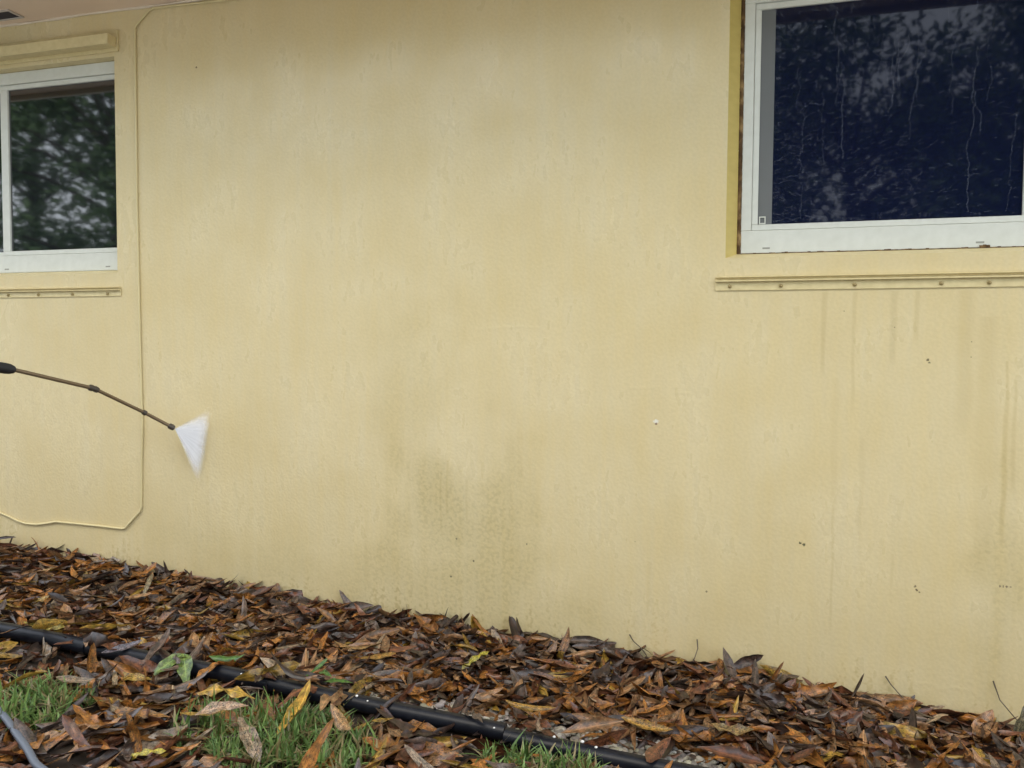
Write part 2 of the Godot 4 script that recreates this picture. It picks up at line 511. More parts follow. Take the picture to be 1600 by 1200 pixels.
func build_house() -> void:
	var maps := wall_maps()
	var stucco := mat(Color.WHITE, 1.0, 0.5)
	stucco.albedo_texture = maps[0]
	stucco.roughness_texture = maps[2]
	stucco.heightmap_enabled = true
	stucco.heightmap_texture = maps[1]
	stucco.heightmap_scale = 0.16
	paint = mat(Color8(212, 195, 141), 0.42)
	var pn := NoiseTexture2D.new()
	pn.noise = noise(0.03, 77, 4)
	pn.width = 256
	pn.height = 256
	pn.seamless = true
	var pr := Gradient.new()
	pr.set_color(0, Color8(205, 188, 138))
	pr.set_color(1, Color8(220, 204, 155))
	pn.color_ramp = pr
	paint.albedo_color = Color.WHITE
	paint.albedo_texture = pn
	paint.uv1_triplanar = true
	paint.uv1_world_triplanar = true
	paint.uv1_scale = Vector3.ONE * 3.0
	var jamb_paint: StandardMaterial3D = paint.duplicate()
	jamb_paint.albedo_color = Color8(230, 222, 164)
	white_frame = mat(Color8(214, 217, 208), 0.35)
	var wn := NoiseTexture2D.new()
	wn.noise = noise(0.02, 78, 4)
	wn.width = 256
	wn.height = 256
	wn.seamless = true
	var wr := Gradient.new()
	wr.set_color(0, Color8(208, 209, 197))
	wr.set_color(1, Color8(217, 218, 207))
	wn.color_ramp = wr
	white_frame.albedo_color = Color.WHITE
	white_frame.albedo_texture = wn
	white_frame.uv1_triplanar = true
	white_frame.uv1_world_triplanar = true
	white_frame.uv1_scale = Vector3.ONE * 4.0
	dark_glass = mat(Color(lin(0.006, 0.009, 0.027), 0.93), 0.03, 0.34)
	dark_glass.transparency = BaseMaterial3D.TRANSPARENCY_ALPHA
	dark_glass.clearcoat_enabled = true
	dark_glass.clearcoat = 0.05
	dark_glass.clearcoat_roughness = 0.02

	film_glass = mat(Color(lin(0.010, 0.013, 0.016), 0.93), 0.035, 0.7071)
	film_glass.transparency = BaseMaterial3D.TRANSPARENCY_ALPHA
	film_glass.clearcoat_enabled = true
	film_glass.clearcoat = 1.0
	film_glass.clearcoat_roughness = 0.035

	var house := thing("house", "pale yellow stucco house with two white-framed windows under a low eave", "house")
	# front wall with two openings
	var st := st_new()
	var L0 := -4.30
	var L1 := -2.530
	var R0 := -0.006
	var R1 := 1.80
	var B := 1.403
	var T := 2.322
	for c in [[-7.0, L0], [L1, R0], [R1, 4.5]]: wall_panel(st, Vector2(c[0], -0.45), Vector2(c[1], 2.51))
	for c in [[L0, L1], [R0, R1]]:
		wall_panel(st, Vector2(c[0], -0.45), Vector2(c[1], B))
		wall_panel(st, Vector2(c[0], T), Vector2(c[1], 2.51))
	part("wall", st.commit(), stucco, house)
	# closed shell behind the front wall
	st = st_new()
	box(st, Vector3(-7.0, -0.45, -5.0), Vector3(-6.85, 2.51, -0.12), 0.0)
	box(st, Vector3(4.35, -0.45, -5.0), Vector3(4.5, 2.51, -0.12), 0.0)
	box(st, Vector3(-6.85, -0.45, -5.0), Vector3(4.35, 2.51, -4.85), 0.0)
	box(st, Vector3(-6.85, -0.35, -4.85), Vector3(4.35, -0.2, -0.12), 0.0)
	part("side_wall", st.commit(), paint, house)
	st = st_new()
	var roof_out := Vector3(0, 1, 0.4)
	quad(st, Vector3(-7.6, 2.66, 0.70), Vector3(5.1, 2.66, 0.70), Vector3(5.1, 3.9, -2.4), Vector3(-7.6, 3.9, -2.4), roof_out)
	quad(st, Vector3(-7.6, 2.66, -5.8), Vector3(5.1, 2.66, -5.8), Vector3(5.1, 3.9, -2.4), Vector3(-7.6, 3.9, -2.4), Vector3(0, 1, -0.4))
	tri(st, Vector3(-7.6, 2.66, 0.70), Vector3(-7.6, 2.66, -5.8), Vector3(-7.6, 3.9, -2.4), Vector3.LEFT)
	tri(st, Vector3(5.1, 2.66, 0.70), Vector3(5.1, 2.66, -5.8), Vector3(5.1, 3.9, -2.4), Vector3.RIGHT)
	part("roof", st.commit(), mat(lin(0.20, 0.17, 0.15), 0.85), house)
	var soffit_paint := mat(Color8(230, 208, 184), 0.6)
	part("soffit", box_mesh(Vector3(-7.6, 2.512, -5.8), Vector3(5.1, 2.56, 0.66), 0.002), soffit_paint, house)
	part("fascia", box_mesh(Vector3(-7.6, 2.49, 0.663), Vector3(5.1, 2.655, 0.69), 0.003), mat(Color8(216, 208, 190), 0.5), house)
	# thin bead of caulk where wall and soffit meet, a little uneven
	var bead := []
	var br := []
	for i in 120:
		var x := -4.2 + i * 0.05
		bead.append(Vector3(x, 2.509 + 0.002 * sin(x * 9.0), 0.004))
		br.append(0.0055 + 0.002 * sin(x * 23.0) * sin(x * 5.0))
	part("caulk_bead", tube_mesh(bead, br, 6), mat(Color8(222, 208, 186), 0.5), house)
	var vent := Node3D.new()
	vent.name = "soffit_vent"
	house.add_child(vent, true)
	st = st_new()
	box(st, Vector3(-3.50, 2.506, 0.048), Vector3(-2.952, 2.5118, 0.058))
	box(st, Vector3(-3.50, 2.506, 0.118), Vector3(-2.952, 2.5118, 0.128))
	box(st, Vector3(-2.964, 2.506, 0.058), Vector3(-2.952, 2.5118, 0.118))
	part("frame", st.commit(), mat(Color8(190, 182, 172), 0.4), vent)
	part("mesh_screen", box_mesh(Vector3(-3.50, 2.509, 0.058), Vector3(-2.964, 2.5118, 0.118), 0.0005), mat(Color8(58, 56, 62), 0.8), vent)

	window(house, L0, L1, B, T, -3.185, false, jamb_paint)
	window(house, R0, R1, B, T, 0.920, true, jamb_paint)
	track(house, -4.40, -2.510, 1.304, 1.343, [-3.122, -2.952, -2.765, -2.577])
	track(house, -0.038, 1.86, 1.291, 1.338, [0.010, 0.176, 0.405, 0.661, 0.797])
	# storm shutter header above the left window
	var head := Node3D.new()
	head.name = "shutter_header"
	house.add_child(head, true)
	part("backing_plate", box_mesh(Vector3(-4.4, 2.338, 0.0), Vector3(-2.504, 2.428, 0.010)), paint, head)
	part("bar", box_mesh(Vector3(-4.4, 2.352, 0.010), Vector3(-2.510, 2.396, 0.058), 0.002), paint, head)

func window(house: Node3D, x0: float, x1: float, yb: float, yt: float, meet: float, right: bool, jamb_paint: Material) -> void:
	var w := Node3D.new()
	w.name = "window"
	house.add_child(w, true)
	w.set_meta("label", "dark navy window streaked with water" if right else "window mirroring the trees")
	var zf := -0.038
	# painted reveal round the opening
	var st := st_new()
	var fx0 := x0 + (0.037 if right else 0.0)
	var fyb := yb + 0.017
	quad(st, Vector3(x0, yb, 0), Vector3(fx0, fyb, zf), Vector3(fx0, yt, zf), Vector3(x0, yt, 0), Vector3(1, 0, 0.5))
	quad(st, Vector3(fx0, yb, -0.12), Vector3(fx0, yb, zf), Vector3(fx0, yt, zf), Vector3(fx0, yt, -0.12), Vector3(1, 0, 0))
	quad(st, Vector3(x1, yb, 0), Vector3(x1, yb, zf), Vector3(x1, yt, zf), Vector3(x1, yt, 0), Vector3(-1, 0, 0))
	quad(st, Vector3(x0, yt, 0), Vector3(x1, yt, 0), Vector3(x1, yt, -0.12), Vector3(x0, yt, -0.12), Vector3(0, -1, 0))
	part("reveal", st.commit(), jamb_paint if right else paint, w)
	st = st_new()
	quad(st, Vector3(x0, yb, 0), Vector3(x1, yb, 0), Vector3(x1, fyb, zf), Vector3(fx0, fyb, zf), Vector3(0, 1, 1))
	quad(st, Vector3(fx0, fyb, zf), Vector3(x1, fyb, zf), Vector3(x1, fyb, -0.12), Vector3(fx0, fyb, -0.12), Vector3(0, 1, 0))
	part("sill", st.commit(), paint, w)
	var a := fx0 + (0.013 if right else 0.001)     # outer edge of the white frame
	var b := x1 - 0.001 if right else x1 + 0.055
	var yb1 := fyb + 0.001
	var yt1 := yt - 0.001
	var side := 0.034
	# outer frame: four members that butt
	st = st_new()
	box(st, Vector3(a, yb1, -0.085), Vector3(b, yb1 + 0.078, zf - 0.002), 0.002)
	box(st, Vector3(a, yt1 - 0.052, -0.085), Vector3(b, yt1, zf - 0.002), 0.002)
	box(st, Vector3(a, yb1 + 0.0782, -0.085), Vector3(a + side, yt1 - 0.0522, zf - 0.002), 0.002)
	box(st, Vector3(b - side, yb1 + 0.0782, -0.085), Vector3(b, yt1 - 0.0522, zf - 0.002), 0.002)
	part("frame", st.commit(), white_frame, w)
	# two sliding sashes; the one nearer the camera's view is in front
	var ys0 := yb1 + 0.0795
	var ys1 := yt1 - 0.0535
	var sa := a + side + 0.001
	var sb := b - side - 0.001
	var rail := 0.020
	for s in 2:
		var xa := sa if s == 0 else meet - 0.022
		var xb := meet + 0.022 if s == 0 else sb
		var front := (s == 0) == right
		var z0 := -0.064 if front else -0.083
		var z1 := z0 + 0.017
		st = st_new()
		var lw := rail if s == 0 else 0.042
		var rw := rail if s == 1 else 0.042
		box(st, Vector3(xa, ys0, z0), Vector3(xb, ys0 + rail, z1))
		box(st, Vector3(xa, ys1 - rail, z0), Vector3(xb, ys1, z1))
		box(st, Vector3(xa, ys0 + rail + 0.0003, z0), Vector3(xa + lw, ys1 - rail - 0.0003, z1))
		box(st, Vector3(xb - rw, ys0 + rail + 0.0003, z0), Vector3(xb, ys1 - rail - 0.0003, z1))
		part("sash", st.commit(), white_frame, w)
		var px0 := xa + lw
		if right and s == 0:
			# grey channel between the sash and the glass, with a small square corner clip
			part("glazing_channel", box_mesh(Vector3(xa + lw, ys0 + rail, z0 + 0.001), Vector3(xa + lw + 0.046, ys1 - rail, z1 - 0.008), 0.001), mat(Color8(104, 106, 104), 0.5), w)
			px0 += 0.046
			var cs := st_new()
			var cx := xa + lw + 0.004
			var cy := ys0 + rail + 0.002
			for q in [[0.0, 0.0, 0.022, 0.004], [0.0, 0.022, 0.022, 0.026], [0.0, 0.0041, 0.004, 0.0219], [0.018, 0.0041, 0.022, 0.0219]]:
				box(cs, Vector3(cx + q[0], cy + q[1], z1 - 0.0078), Vector3(cx + q[2], cy + q[3], z1 - 0.004), 0.0008)
			part("corner_clip", cs.commit(), white_frame, w)
		part("pane", box_mesh(Vector3(px0, ys0 + rail, z0 + 0.004), Vector3(xb - rw, ys1 - rail, z0 + 0.008), 0.0), dark_glass if right else film_glass, w)
		if right and s == 0:
			water_and_haze_streaks(w, px0, xb - rw, ys0 + rail, ys1 - rail, z0 + 0.0083)
	# weep slots in the sill member
	var slots := [0.128, 0.78, 1.3] if right else [-3.18, -2.617, -3.9]
	for x in slots:
		part("weep_slot", box_mesh(Vector3(x - 0.012, yb1 + 0.014, zf - 0.0022), Vector3(x + 0.012, yb1 + 0.020, zf - 0.001), 0.0004), mat(Color8(150, 150, 138), 0.7), w)
	if right:
		# crumbling brown sealant down the left side of the frame
		var cr := noise(0.9, 17, 3)
		cr.frequency = 60.0
		st = st_new()
		var prev := []
		for i in 151:
			var t := i / 150.0
			var y := lerpf(fyb, yt, t)
			var l := fx0 - 0.002 + 0.006 * cr.get_noise_2d(y, 1.0)
			var r := a + 0.001
			var z := zf + 0.003 + 0.004 * cr.get_noise_2d(y, 9.0)
			var row := [Vector3(l, y, zf - 0.002), Vector3(lerpf(l, r, 0.5), y, z), Vector3(r, y, zf - 0.004 + 0.002 * cr.get_noise_2d(y, 5.0))]
			if prev:
				for k in 2: quad(st, prev[k], prev[k + 1], row[k + 1], row[k], Vector3.BACK)
			prev = row
		var cm := mat(Color.WHITE, 0.9, 0.2)
		var ct := NoiseTexture2D.new()
		ct.noise = noise(0.05, 91, 4)
		ct.width = 256
		ct.height = 256
		var cg := Gradient.new()
		cg.set_color(0, Color8(58, 46, 35))
		cg.set_color(1, Color8(178, 150, 102))
		cg.add_point(0.5, Color8(98, 76, 52))
		ct.color_ramp = cg
		ct.seamless = true
		cm.albedo_texture = ct
		cm.uv1_triplanar = true
		cm.uv1_world_triplanar = true
		cm.uv1_scale = Vector3(3.0, 1.2, 3.0)
		part("sealant", st.commit(), cm, w)
		st = st_new()
		for i in 170:
			var x := a + (b - a) * i / 170.0
			var l := (b - a) / 170.0
			var h := 0.0015 + 0.006 * maxf(0.0, cr.get_noise_2d(x * 0.4, 30.0)) + (0.007 if absf(x - 0.79) < 0.014 else 0.0)
			quad(st, Vector3(x, fyb - 0.0015, zf + 0.0045), Vector3(x + l, fyb - 0.0015, zf + 0.0045), Vector3(x + l, fyb + h, zf + 0.001), Vector3(x, fyb + h, zf + 0.001), Vector3.BACK)
		part("sill_grime", st.commit(), cm, w)

# threads and dribbles of water on the glass, plus drawn sky haze
func water_and_haze_streaks(w: Node3D, x0: float, x1: float, y0: float, y1: float, z: float) -> void:
	var r := RandomNumberGenerator.new()
	r.seed = 404
	var st := st_new()
	var ribbon := func(pts: Array, hw: float):
		for i in pts.size() - 1:
			var d: Vector3 = (pts[i + 1] - pts[i]).normalized()
			var s := Vector3(-d.y, d.x, 0) * hw
			var top := Vector3(0, 0, hw * 0.5)
			quad(st, pts[i] - s, pts[i + 1] - s, pts[i + 1] + top, pts[i] + top, Vector3(0, 0, 1) - s)
			quad(st, pts[i] + top, pts[i + 1] + top, pts[i + 1] + s, pts[i] + s, Vector3(0, 0, 1) + s)
	for k in 20:     # long runs
		var x := lerpf(x0, x1, r.randf())
		var y := lerpf(y0 + 0.25, y1, pow(r.randf(), 0.5))
		var n := r.randi_range(8, 34)
		var pts := []
		for i in n:
			pts.append(Vector3(clampf(x, x0, x1), clampf(y, y0, y1), z))
			y -= r.randf_range(0.008, 0.016)
			x += r.randf_range(-0.004, 0.004) if r.randf() > 0.12 else r.randf_range(-0.012, 0.012)
			if y < y0 + 0.01: break
		if pts.size() > 1: ribbon.call(pts, r.randf_range(0.0007, 0.0016))
	for k in 520:    # short slanting dribbles and flecks, thicker to the left and low
		var u := r.randf()
		var x := lerpf(x0, x1, u * u if r.randf() < 0.45 else u)
		var y := lerpf(y0, y1 - 0.05, pow(r.randf(), 1.25))
		var l := r.randf_range(0.004, 0.022)
		var a := r.randf_range(-0.35, 0.5)
		var e := Vector3(cos(a), sin(a), 0) * l
		var p := Vector3(clampf(x, x0 + 0.002, x1 - 0.026), clampf(y, y0 + 0.01, y1), z)
		ribbon.call([p, p + e * 0.5 + Vector3(0, r.randf_range(-0.003, 0.003), 0), p + e], r.randf_range(0.0005, 0.0012))
	# denser threads; the upper two clusters imitate a haze of mirrored sky: [x, y, spread x, spread y, count, slant]
	for e in [[0.30, 2.20, 0.085, 0.09, 120, 2.2], [0.38, 2.10, 0.05, 0.10, 60, -1.1], [0.22, 1.78, 0.05, 0.12, 70, 0.3], [0.42, 1.68, 0.14, 0.08, 200, 0.2], [0.24, 1.60, 0.10, 0.06, 70, -0.6]]:
		for k in e[4]:
			var p := Vector3(clampf(e[0] + r.randfn() * e[2], x0 + 0.002, x1 - 0.03), clampf(e[1] + r.randfn() * e[3], y0 + 0.012, y1 - 0.02), z)
			var l := r.randf_range(0.005, 0.026)
			var a: float = e[5] + r.randfn() * 0.45
			var q := p + Vector3(cos(a), sin(a), 0) * l
			q.x = clampf(q.x, x0 + 0.001, x1 - 0.001)
			q.y = clampf(q.y, y0 + 0.001, y1 - 0.001)
			ribbon.call([p, p.lerp(q, 0.5) + Vector3(r.randf_range(-0.003, 0.003), 0, 0), q], r.randf_range(0.0005, 0.0013))
	var m := mat(Color(lin(0.13, 0.15, 0.20), 0.22), 0.30, 0.5)
	m.transparency = BaseMaterial3D.TRANSPARENCY_ALPHA
	var o := part("water_and_haze_streaks", st.commit(), m, w)
	o.set_meta("kind", "stuff")
	o.set_meta("label", "wet threads and dribbles of water with a drawn sky haze on the dark pane")

func track(house: Node3D, x0: float, x1: float, y0: float, y1: float, screws: Array) -> void:
	var t := Node3D.new()
	t.name = "shutter_track"
	house.add_child(t, true)
	var h := y1 - y0
	part("flange", box_mesh(Vector3(x0, y0, 0.0), Vector3(x1, y0 + h * 0.62, 0.005), 0.0012), paint, t)
	part("lip", box_mesh(Vector3(x0, y0 + h * 0.6205, 0.0), Vector3(x1, y0 + h * 0.74, 0.017), 0.0015), paint, t)
	part("channel_back", box_mesh(Vector3(x0, y0 + h * 0.7405, 0.0), Vector3(x1, y0 + h * 0.925, 0.003), 0.0005), paint, t)
	part("upper_lip", box_mesh(Vector3(x0, y0 + h * 0.9255, 0.0), Vector3(x1, y1, 0.014), 0.0012), paint, t)
	var hm := mat(Color8(176, 158, 112), 0.6)
	for x in screws:
		var p := Vector3(x, y0 + h * 0.30, 0.005)
		part("screw", tube_mesh([p, p + Vector3(0, 0, 0.003), p + Vector3(0, 0, 0.007), p + Vector3(0, 0, 0.009)], [0.0065, 0.0065, 0.0045, 0.002], 8), hm, t)

func build_cable() -> void:
	var pts := [Vector3(1.9, 2.492, 0.006), Vector3(-0.8, 2.490, 0.006), Vector3(-1.94, 2.490, 0.006), Vector3(-2.32, 2.497, 0.007), Vector3(-2.345, 2.490, 0.007), Vector3(-2.412, 2.434, 0.007), Vector3(-2.417, 2.42, 0.006)]
	for q in [[-2.419, 2.1], [-2.420, 1.744], [-2.417, 1.4], [-2.413, 1.037], [-2.408, 0.762], [-2.411, 0.66], [-2.415, 0.596], [-2.417, 0.507], [-2.419, 0.40], [-2.426, 0.378], [-2.505, 0.299], [-2.518, 0.294], [-2.666, 0.298], [-2.88, 0.301], [-2.92, 0.292], [-2.99, 0.281], [-3.05, 0.281], [-3.10, 0.291], [-3.14, 0.305], [-3.205, 0.323], [-3.5, 0.36], [-4.0, 0.37]]:
		pts.append(Vector3(q[0], q[1], 0.0055))
	var o := part("cable", tube_mesh(pts, 0.0048, 8), mat(Color8(212, 197, 148), 0.4), self)
	tag(o, "thin painted cable running down the wall right of the left window", "cable")

# ---------------------------------------------------------------- yard
func build_edging() -> void:
	var e := thing("lawn_edging", "black plastic tube edging between the leaf bank and the grass", "edging")
	var m := mat(lin(0.012, 0.013, 0.017), 0.36, 0.38)
	var nt := NoiseTexture2D.new()
	nt.noise = noise(0.02, 15, 4)
	nt.width = 256
	nt.height = 256
	nt.seamless = true
	var g := Gradient.new()
	g.set_color(0, lin(0.005, 0.006, 0.010))
	g.set_color(1, lin(0.014, 0.015, 0.020))
	nt.color_ramp = g
	m.albedo_color = Color.WHITE
	m.albedo_texture = nt
	m.uv1_triplanar = true
	m.uv1_world_triplanar = true
	m.uv1_scale = Vector3.ONE * 5.0
	var cuts := [[-4.6, -2.062, 0.0, 0.002], [-2.066, -0.592, -0.004, 0.0], [-0.588, 2.4, 0.012, -0.003]]
	for c in cuts:
		var pts := []
		var n := 24
		for i in n + 1:
			var x := lerpf(c[0], c[1], float(i) / n)
			pts.append(Vector3(x, ground_y(x) + 0.036 + c[3] + 0.004 * sin(x * 2.1) + 0.002 * sin(x * 7.3), EDGE_Z + c[2] + 0.006 * sin(x * 1.7 + 1.0)))
		part("tube", tube_mesh(pts, 0.0250, 16), m, e)
	# white pebbles and crumbs of paint that lie on the tube
	var wm := mat(Color8(232, 230, 224), 0.6)
	for q in [[-1.06, 0.2, 0.0045], [-0.445, 0.3, 0.0045], [-0.365, 0.2, 0.0055], [-0.325, 0.6, 0.0045], [-0.17, 0.3, 0.0045], [-1.46, 0.5, 0.003], [-0.62, 0.7, 0.003], [-1.02, 0.6, 0.003]]:
		var x: float = q[0]
		var at := Vector3(x, ground_y(x) + 0.036 + 0.004 * sin(x * 2.1) + 0.0228 * cos(q[1]) + q[2] * 0.35, EDGE_Z + 0.006 * sin(x * 1.7 + 1.0) + 0.0228 * sin(q[1]))
		var sp := SphereMesh.new()
		sp.radius = q[2]
		sp.height = q[2] * 1.5
		sp.radial_segments = 8
		sp.rings = 5
		part("white_speck", sp, wm, e, at)

func build_hose() -> void:
	# grey hose: from the lance's trigger gun, down to the ground, then towards the camera
	var pts := smooth_path([Vector3(-2.506, 0.966, 1.225), Vector3(-2.53, 0.75, 1.33), Vector3(-2.58, 0.38, 1.30), Vector3(-2.48, 0.12, 1.06), Vector3(-2.26, 0.085, 0.99), Vector3(-1.973, 0.062, 1.085), Vector3(-1.80, 0.050, 1.170), Vector3(-1.658, 0.042, 1.250), Vector3(-1.50, 0.030, 1.36), Vector3(-1.42, 0.015, 1.8), Vector3(-1.6, 0.018, 2.6), Vector3(-2.2, 0.03, 3.4)], 8)
	var o := part("pressure_hose", tube_mesh(pts, 0.0095, 10), mat(Color8(92, 98, 108), 0.5), self)
	tag(o, "grey hose lying on the leaves at the bottom left corner", "hose")

func build_lance() -> void:
	var a := Vector3(-2.178, 0.753, 0.090)
	var b := Vector3(-2.252, 0.821, 0.170)
	var c := Vector3(-2.315, 0.926, 0.360)
	var d := Vector3(-2.405, 1.002, 0.620)
	var f := Vector3(-2.485, 1.085, 1.06)
	var l := thing("pressure_washer_lance", "bent brass lance with black grip spraying water at the wall", "lance")
	var brass := mat(lin(0.20, 0.145, 0.085), 0.42)
	brass.metallic = 0.6
	var steel := mat(lin(0.09, 0.075, 0.06), 0.5)
	steel.metallic = 0.5
	var black := mat(lin(0.010, 0.010, 0.013), 0.5)
	var tip := (a - b).normalized()
	part("front_tube", tube_mesh([c, b, a - tip * 0.012], 0.0068, 10), brass, l)
	part("rear_tube", tube_mesh([d, c], 0.0075, 10), brass, l)
	var u := (c - d).normalized()
	var v := (b - c).normalized()
	part("coupling", tube_mesh([c - u * 0.020, c - u * 0.018, c - u * 0.006, c - u * 0.005, c + v * 0.006, c + v * 0.016, c + v * 0.018], [0.008, 0.012, 0.0125, 0.0105, 0.0125, 0.011, 0.007], 8), steel, l)
	part("collar", tube_mesh([b - v * 0.010, b - v * 0.008, b + tip * 0.006, b + tip * 0.008], [0.007, 0.0105, 0.0105, 0.007], 8), steel, l)
	part("nozzle", tube_mesh([a - tip * 0.024, a - tip * 0.022, a - tip * 0.010, a - tip * 0.008, a, a + tip * 0.002], [0.008, 0.0115, 0.0125, 0.0115, 0.0105, 0.006], 8), steel, l)
	var w := (f - d).normalized()
	part("grip", tube_mesh([d - w * 0.002, d + w * 0.002, d + w * 0.018, d + w * 0.03, d + w * 0.16, d + w * 0.18, d + w * 0.22], [0.009, 0.0135, 0.0185, 0.0195, 0.0195, 0.0175, 0.012], 14), black, l)
	part("tube", tube_mesh([d + w * 0.21, f], 0.0075, 10), brass, l)
	var down := Vector3(0.0, -1.0, 0.35).normalized()
	part("trigger_gun", tube_mesh([f - w * 0.06, f - w * 0.05, f, f + w * 0.08, f + w * 0.11 + down * 0.02, f + w * 0.12 + down * 0.13, f + w * 0.12 + down * 0.15], [0.014, 0.021, 0.024, 0.024, 0.022, 0.018, 0.013], 12), black, l)
	part("trigger", tube_mesh([f + w * 0.03 + down * 0.02, f + w * 0.05 + down * 0.06, f + w * 0.085 + down * 0.10], 0.006, 8), black, l)

func build_spray() -> void:
	# the fan of water, a flat cone of white droplets from nozzle to wall
	var a := Vector3(-2.176, 0.751, 0.088)
	var p1 := Vector3(-2.058, 0.832, 0.003)
	var p2 := Vector3(-2.128, 0.505, 0.003)
	var b := (p1 + p2) / 2.0
	var y := (a - b).normalized()
	var x := (p1 - p2)
	x = (x - y * x.dot(y)).normalized()
	var z := x.cross(y)
	var s := thing("water_spray", "white fan of spraying water between lance nozzle and wall", "spray")
	s.set_meta("kind", "stuff")
	var r := RandomNumberGenerator.new()
	r.seed = 8
	# the body of the fan: five thin sheets of fine spray, streaked along the jets and thinning out to the rim
	var st := st_new()
	var jets := noise(3.0, 4, 2)
	var face := z if z.z + z.x > 0.0 else -z
	var turned := ((b + x) - a).cross(b - a).dot(face) > 0.0
	var nu := 16
	var nv := 40
	for layer in 5:
		var k := layer - 2.0
		for i in nu:
			for j in nv:
				for e in ([[0, 0], [1, 0], [1, 1], [0, 0], [1, 1], [0, 1]] if turned else [[0, 0], [1, 1], [1, 0], [0, 0], [0, 1], [1, 1]]):
					var t := float(i + e[0]) / nu
					var v := (float(j + e[1]) / nv * 2.0 - 1.0) * 1.2
					var q := a.lerp(b + (p1 - p2) * 0.5 * v, t) + z * k * (0.0012 + 0.006 * t)
					var thin := smoothstep(1.10, 0.40, absf(v)) * smoothstep(1.04, 0.66, t + 0.06 * jets.get_noise_2d(v * 1.5, 8.0 + k))
					thin *= clampf(0.92 + 0.3 * jets.get_noise_2d(v * 4.0, k * 3.0), 0.2, 1.0)
					st.set_normal(face)
					st.set_color(Color(1, 1, 1, 0.62 * thin))
					st.add_vertex(q)
	var hm := mat(Color(0.985, 0.988, 1.0), 0.6)
	hm.vertex_color_use_as_albedo = true
	hm.transparency = BaseMaterial3D.TRANSPARENCY_ALPHA
	hm.backlight_enabled = true
	hm.backlight = Color(0.25, 0.25, 0.25)
	var heart := part("fine_spray", st.commit(), hm, s)
	heart.set_meta("kind", "stuff")
	var drop := SphereMesh.new()
	drop.radius = 0.5
	drop.height = 1.0
	drop.radial_segments = 6
	drop.rings = 3
	var mm := MultiMesh.new()
	mm.transform_format = MultiMesh.TRANSFORM_3D
	mm.mesh = drop
	var n := 160
	mm.instance_count = n
	for i in n:
		var t := pow(r.randf(), 0.45)
		var across := clampf(r.randfn() * 0.55, -1.12, 1.12)
		var target := b + (p1 - p2) * 0.5 * across + z * 0.013 * r.randfn() + Vector3(0, 0, 0.004)
		var at := a.lerp(target, t)
		var d := (target - a).normalized()
		var sz := r.randf_range(0.0004, 0.0009)
		if r.randf() < 0.015:   # splash thrown back off the wall
			at = target + Vector3(r.randfn() * 0.035, r.randfn() * 0.03, absf(r.randfn()) * 0.02)
			sz *= 0.6
			d = Vector3(r.randfn(), r.randfn(), r.randfn()).normalized()
		var sd := d.cross(Vector3.UP).normalized()
		mm.set_instance_transform(i, Transform3D(Basis(sd * sz, d * sz * 5.0, sd.cross(d) * sz), at))
	var mi := MultiMeshInstance3D.new()
	mi.name = "droplets"
	mi.multimesh = mm
	var dm := mat(Color(0.98, 0.985, 1.0), 0.3)
	dm.backlight_enabled = true
	dm.backlight = Color(1, 1, 1)
	mi.material_override = dm
	s.add_child(mi)
	mi.set_meta("kind", "stuff")

func build_gravel() -> void:
	var r := RandomNumberGenerator.new()
	r.seed = 55
	var st := st_new()
	var sp := SphereMesh.new()
	sp.radius = 1.0
	sp.height = 2.0
	sp.radial_segments = 9
	sp.rings = 5
	var mm := MultiMesh.new()
	mm.transform_format = MultiMesh.TRANSFORM_3D
	mm.use_colors = true
	mm.mesh = sp
	var n := 1500
	mm.instance_count = n
	for i in n:
		var x := r.randf_range(-1.25, 1.3)
		if r.randf() < 0.6: x = -0.55 + 0.40 * r.randfn()
		var z := EDGE_Z - 0.03 - absf(r.randfn()) * 0.06
		var big := r.randf_range(0.005, 0.013)
		var sc := Vector3(big * r.randf_range(0.9, 1.5), big * r.randf_range(0.5, 0.8), big)
		var tone := r.randf_range(0.10, 0.42)
		mm.set_instance_transform(i, Transform3D(Basis.from_euler(Vector3(r.randf_range(-0.4, 0.4), r.randf() * TAU, r.randf_range(-0.4, 0.4))).scaled_local(sc), Vector3(x, litter_y(x, z) + r.randf_range(-0.012, 0.004), z)))
		mm.set_instance_color(i, Color(tone, tone * r.randf_range(0.84, 0.94), tone * r.randf_range(0.60, 0.8)))
	var o := MultiMeshInstance3D.new()
	o.name = "gravel"
	o.multimesh = mm
	var m := mat(Color.WHITE, 0.6)
	m.vertex_color_use_as_albedo = true
	o.material_override = m
	add_child(o)
	tag(o, "grey and cream pebbles along the black edging", "gravel", "", "stuff")

# ---------------------------------------------------------------- fallen leaves
func seg_words(x: float) -> String:
	if x < -2.35: return "below the left window"
	if x < -1.75: return "below the water spray"
	if x < -1.15: return "left of the stain"
	if x < -0.55: return "below the wall stain"
	if x < 0.05: return "left of right window"
	if x < 0.5: return "below the window's corner"
	return "below the right window"

